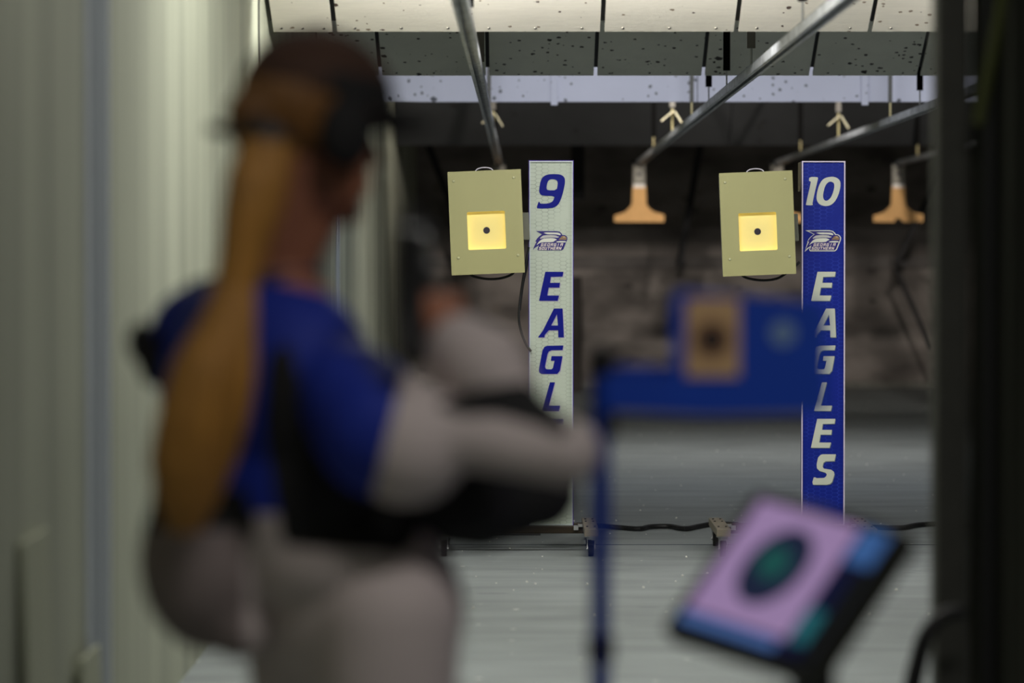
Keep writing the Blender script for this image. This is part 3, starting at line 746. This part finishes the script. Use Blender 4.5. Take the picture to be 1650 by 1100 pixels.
# cap with brim
capm = mat('dark_cap_cloth', srgb(60,37,24), .85, noise=.15, bump=.2); capm2 = mat('black_cap_cloth', srgb(14,13,14), .85)
b = BM(); ell(b, H(0,.002,.036), (.094,.122,.106), HR, u=48, v=36)
loc = lambda v: HR.transposed()@(v.co-Hc)
bmesh.ops.delete(b, geom=[v for v in b.verts if loc(v).z < .030-.22*loc(v).y-(.0)], context='VERTS')
bmesh.ops.solidify(b, geom=b.faces[:], thickness=.005)
for f in b.faces:
    c = HR.transposed()@(f.calc_center_median()-Hc); f.material_index = 1 if (c.z < .075 and c.y > -.03) else 0
for v in b.verts: v.co -= PL
cp = obj('cap', b, [capm, capm2], pers, smooth=True)
b = BM(); rows = []
for i in range(9):
    u = i/8; rr_ = []
    for k in range(17):
        a = R(-68+136*k/16); yy = .040+math.cos(a)*(.070+.095*u*math.cos(a)**.6)+.0; xx = math.sin(a)*(.088)
        rr_.append(b.verts.new(H(xx, yy, .046-.016*u-6*xx*xx)-PL))
    rows.append(rr_)
for a, c in zip(rows[:-1], rows[1:]):
    for k in range(16): b.faces.new((a[k], a[k+1], c[k+1], c[k]))
bmesh.ops.solidify(b, geom=b.faces[:], thickness=.004); obj('brim', b, capm2, cp, smooth=True)
b = BM(); ell(b, H(0,.002,.142)-PL, (.008,.008,.005), HR); obj('button', b, capm, cp, smooth=True)
b = BM(); box(b, S_(362,210,.0)-PL, (.05,.012,.016), rot=(0,R(6),0), bev=.003); obj('strap_end', b, capm2, cp)
b = BM(); ell(b, H(.086,.010,-.014)-PL, (.026,.044,.054), HR); obj('ear_defender', b, capm2, pers, smooth=True)
# jacket: trunk piece
jb = mat('royal_blue_cloth', srgb(8,40,150), .7, noise=.08, nscale=9, bump=.3, bscale=14)
jk = mat('black_cloth', srgb(15,15,17), .8, noise=.1, bump=.3, bscale=14)
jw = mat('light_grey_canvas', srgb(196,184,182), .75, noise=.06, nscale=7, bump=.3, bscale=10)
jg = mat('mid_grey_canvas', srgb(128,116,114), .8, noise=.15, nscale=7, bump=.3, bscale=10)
def PX(co):  # where a point of the cloth lies, used for cutting its colour panels
    return CX+co.x*F/co.y, CY-(co.z-CH)*F/co.y
def inside(x, y, poly):
    r = False; n = len(poly)
    for i in range(n):
        x1, y1 = poly[i]; x2, y2 = poly[(i+1) % n]
        if (y1 > y) != (y2 > y) and x < (x2-x1)*(y-y1)/(y2-y1)+x1: r = not r
    return r
def panels(o, fn):
    for p in o.data.polygons: p.material_index = fn(*PX(p.center+PL))
    bm = bmesh.new(); bm.from_mesh(o.data)       # relax the seams between the panels so they run smoothly
    seam = {}
    for e in bm.edges:
        if len(e.link_faces) == 2 and e.link_faces[0].material_index != e.link_faces[1].material_index:
            for v in e.verts: seam.setdefault(v, []).append(e.other_vert(v))
    for _ in range(14):
        new = {v: (v.co*.4+(ns[0].co+ns[1].co)*.3) for v, ns in seam.items() if len(ns) == 2}
        for v, c in new.items(): v.co = c
    near = set(w for v in seam for e in v.link_edges for w in [e.other_vert(v)] if w not in seam)
    for _ in range(3):
        new = {v: sum((e.other_vert(v).co for e in v.link_edges), Vector())/len(v.link_edges) for v in near}
        for v, c in new.items(): v.co = c
    bm.to_mesh(o.data); bm.free()
b = BM()
ell(b, S_(430,630,.06), (.198,.135,.175), TR); ell(b, S_(455,780,.06), (.172,.130,.18), TR)
limb(b, [(nb+Vector((0,0,-.055)), .062), (S_(560,640,-.07), .078)]); limb(b, [(nb+Vector((0,0,-.045)), .062), (S_(325,545,.19), .082)])
ell(b, S_(540,900,.04), (.155,.135,.10), TR)
# rear skirt of the jacket
ell(b, S_(345,900,.05), (.102,.12,.14), TR); cap(b, S_(330,700,.06), S_(330,930,.05), .075, .09); cap(b, S_(290,950,.03), S_(385,1010,.02), .055, .05)
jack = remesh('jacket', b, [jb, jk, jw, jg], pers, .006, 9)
BLK = [(436,560),(468,550),(490,640),(508,740),(640,770),(700,900),(455,880),(442,800),(424,700),(424,620)]
def jf(x, y):
    if inside(x, y, BLK): return 1
    if y > 872 and x > 395: return 2
    if x > 412 and x < 455 and y > 828: return 2
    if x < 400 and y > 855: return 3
    if x < 400 and y > 790: return 1
    if y > 830: return 1
    return 0
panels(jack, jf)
# collar
b = BM()
for k in range(24):
    a0, a1 = R(15*k), R(15*(k+1))
    cap(b, nb+Vector((math.cos(a0)*.062, math.sin(a0)*.062, .018+.012*math.sin(a0))), nb+Vector((math.cos(a1)*.062, math.sin(a1)*.062, .018+.012*math.sin(a1))), .014, .014)
remesh('collar', b, mat('navy_collar', srgb(12,20,60), .7), jack, .006, 2).data.transform(Matrix.Translation(-PL))
# right sleeve: blue shoulder, pale upper arm, dark gap of the crook painted black
b = BM(); limb(b, [(S_(565,640,-.08), .080), (S_(615,695,-.12), .096), (S_(655,715,-.14), .090), (S_(745,700,-.16), .050), (S_(835,720,-.17), .043), (S_(914,728,-.165), .049)])
limb(b, [(S_(900,726,-.165), .046), (S_(830,668,-.12), .046), (S_(780,595,-.09), .066), (S_(745,562,-.08), .052)])
sl = remesh('right_sleeve', b, [jb, jk, jw], pers, .0055, 6)
sl['label'] = 'pale canvas sleeve with blue shoulder'
def sf(x, y):
    if x < 650-(y-600)*.25: return 0
    if inside(x, y, [(700,655),(745,632),(790,622),(850,612),(925,690),(905,708),(870,688),(800,668),(740,672)]): return 1
    return 2
panels(sl, sf)
# left sleeve, black, elbow propped on the hip
b = BM(); limb(b, [(S_(345,530,.2), .08), (S_(640,780,.16), .085), (S_(770,798,.14), .084), (S_(868,792,.16), .062)])
limb(b, [(S_(820,770,.2), .07), (S_(790,680,.3), .058), (S_(750,605,.40), .042)]); cap(b, S_(640,800,.06), S_(760,800,.08), .055, .06)
s2 = remesh('left_sleeve', b, jk, pers, .007, 4); s2['label'] = 'black sleeve bent under the rifle'
b = BM(); ell(b, S_(228,552,.12)-PL, (.022,.03,.032)); cap(b, S_(225,545,.12)-PL, S_(250,600,.1)-PL, .018, .022)
obj('shoulder_pad', b, jk, pers, smooth=True)
# shooting trousers
b = BM(); ell(b, S_(580,980,.05), (.178,.135,.15), TR)
for hp, kn, an in ((hipR, knR, anR), (hipL, knL, anL)):
    limb(b, [(hp, .108), (kn, .082), (Vector((an.x, an.y, .10)), .068)])
remesh('trousers', b, jw, pers, .008, 5)
for an in (anR, anL):
    b = BM(); fd = Vector((.8,.6,0))
    cap(b, Vector((an.x, an.y, .052)), Vector((an.x, an.y, .042))+fd*.17, .05, .042); limb(b, [(Vector((an.x, an.y, .05)), .05), (Vector((an.x, an.y, .13)), .048)])
    sh = remesh('shoe', b, jk, pers, .006, 3)
    for v in sh.data.vertices: v.co.z = max(v.co.z, .001)
# rifle
d = (W(784, 371, 15.9)-Vector((W(662,405,5.3).x, 5.3, 1.29))).normalized()
r0 = Vector((W(662,405,5.2).x, 5.13, 1.292))
rf = thing('target_rifle', 'dark target rifle held at the cheek of the shooter, pointing down range', 'rifle', r0)
rq = d.to_track_quat('Y', 'Z'); rf.rotation_mode = 'QUATERNION'; rf.rotation_quaternion = rq
alu = mat('rifle_alloy', srgb(105,105,110), .4, .6)
b = BM(); cyl(b, (0,.36,.0), (0,1.12,.0), .011, .0095, seg=20); obj('barrel', b, darksteel, rf, smooth=True)
b = BM(); cyl(b, (0,.38,-.026), (0,.80,-.026), .013, seg=20); obj('air_cylinder', b, alu, rf, smooth=True)
b = BM(); box(b, (0,.30,-.004), (.036,.30,.05), bev=.008); obj('receiver', b, alu, rf, smooth=True)
b = BM(); box(b, (0,.45,-.05), (.044,.38,.05), bev=.012); box(b, (0,.22,-.045), (.036,.16,.045), bev=.01); obj('stock', b, blackrub, rf, smooth=True)
b = BM(); box(b, (0,.24,-.11), (.032,.045,.125), rot=(R(-20),0,0), bev=.012); obj('pistol_grip', b, blackrub, rf, smooth=True)
b = BM(); box(b, (0,.09,.012), (.032,.16,.035), bev=.010); obj('cheek_piece', b, blackrub, rf, smooth=True)
b = BM(); sweep(b, [(0,.0,.03),(0,.012,-.03),(0,.012,-.09),(0,-.01,-.15)], [.018,.022,.022,.016], 12); box(b, (0,.09,-.035), (.02,.17,.02), bev=.004); obj('butt_plate', b, blackrub, rf, smooth=True)
b = BM(); cyl(b, (0,.17,.045), (0,.21,.045), .016); box(b, (0,.20,.028), (.014,.05,.02)); obj('rear_sight', b, darksteel, rf, smooth=True)
b = BM(); cyl(b, (0,1.06,.028), (0,1.12,.028), .013); box(b, (0,1.09,.014), (.008,.03,.02)); obj('front_sight', b, darksteel, rf, smooth=True)
b = BM(); box(b, (0,.56,-.095), (.05,.10,.05), bev=.012); obj('hand_rest', b, blackrub, rf, smooth=True)
#ENDPERSON

# ------------------------------------------------------------------ light
def area(name, loc, rot, sx, sy, power, col):
    l = bpy.data.lights.new(name, 'AREA'); l.shape = 'RECTANGLE'; l.size = sx; l.size_y = sy; l.energy = power; l.color = col
    o = bpy.data.objects.new(name, l); COL.objects.link(o); o.location = loc; o.rotation_euler = rot
    return o
tubem = mat('lamp_diffuser', (1,1,1), .5, emit=(1,.97,.88), estr=2.)
def fixture(y, z, x, w, label, power, col, rot=(0,0,0)):
    t = thing('strip_light', label, 'lamp', (x, y, z), group=None)
    b = BM(); box(b, (0,0,.03), (w,.14,.04), bev=.005); obj('housing', b, mat('lamp_housing', srgb(200,200,195), .5), t)
    b = BM(); box(b, (0,0,.004), (w-.02,.11,.008), bev=.002); obj('diffuser', b, tubem, t)
    if z < HC-.1:
        for sx in (-1, 1):
            b = BM(); cyl(b, (sx*w*.4, 0, .05), (sx*w*.4, 0, HC-z), .004, seg=8); obj('hanging_rod', b, darksteel, t)
    area('lamp', (x, y, z-.02), rot, w-.05, .1, power, col)
def fix2(y, z, x, w, label, power, col, rot=(0,0,0)):
    fixture(y, z, x, w, label, power, col, rot)
fix2(14.0, 2.41, .1, 1.9, 'strip light hidden above the bright cream panels, left', 35, (1,.97,.93), (R(52),0,0))
fix2(14.0, 2.41, 2.6, 1.9, 'strip light hidden above the bright cream panels, right', 35, (1,.97,.93), (R(52),0,0))
fix2(20.3, 2.72, .4, 2.4, 'strip light hidden behind the grey pockmarked panels, left', 20, (.92,.94,1), (R(35),0,0))
fix2(20.3, 2.72, 3.2, 2.4, 'strip light hidden behind the grey pockmarked panels, right', 20, (.92,.94,1), (R(35),0,0))
for x, lab in ((.2, 'left'), (3.0, 'right')):
    t = thing('flood_lamp', 'flood lamp hidden behind the pale bluish panels, '+lab, 'lamp', (x, 25.0, 2.9))
    b = BM(); cyl(b, (0,-.12,0), (0,.0,0), .06, .12, seg=24); obj('lamp_shade', b, darksteel, t, smooth=True)
    b = BM(); cyl(b, (0,-.06,.02), (0,-.06,HC-2.9), .012, seg=10); obj('hanging_rod', b, darksteel, t)
    l = bpy.data.lights.new('lamp', 'SPOT'); l.energy = 620; l.color = (1,.9,.8); l.spot_size = R(62); l.spot_blend = .8; l.shadow_soft_size = .08
    o = bpy.data.objects.new('lamp', l); COL.objects.link(o); o.location = (x, 25.03, 2.9); o.rotation_euler = (R(88), 0, 0)
fix2(23.2, 2.95, 1.6, 3.0, 'added unseen fill light behind the pale bluish panels', 85, (1,.95,.9), (R(45),0,0))  # unseen light added to brighten the far rails, clips and floor
fix2(7.4, HC-.05, -.3, .6, 'small added ceiling fill light near the left wall', 10, (1,.98,.9))  # unseen light added to lift the near end of the left wall
fix2(11.2, HC-.05, .1, 1.2, 'added ceiling fill light between shooter and targets', 82, (1,.98,.92))  # unseen fill added to brighten the left wall beyond the shooter
fix2(3.4, HC-.05, .9, 1.2, 'ceiling strip light over the firing line', 34, (1,.96,.92))
w = bpy.data.worlds.new('world'); SC.world = w; w.use_nodes = True
w.node_tree.nodes['Background'].inputs[0].default_value = (.5,.52,.5,1); w.node_tree.nodes['Background'].inputs[1].default_value = .02

# ------------------------------------------------------------------ camera
cam = bpy.data.cameras.new('camera'); co = bpy.data.objects.new('camera', cam); COL.objects.link(co)
cam.sensor_width = 36; cam.lens = F/1650*36
pitch = math.atan((550-CY)/F); yaw = math.atan((CX-825)/F)
co.location = (0, 0, CH); co.rotation_euler = (math.pi/2-pitch, 0, yaw)
cam.clip_start = .1; cam.clip_end = 100
cam.dof.use_dof = True; cam.dof.focus_distance = 16.3; cam.dof.aperture_fstop = 2.15
SC.camera = co
vs = SC.view_settings; vs.view_transform = 'Standard'; vs.look = 'None'; vs.gamma = 1; vs.use_curve_mapping = False; vs.exposure = 0.
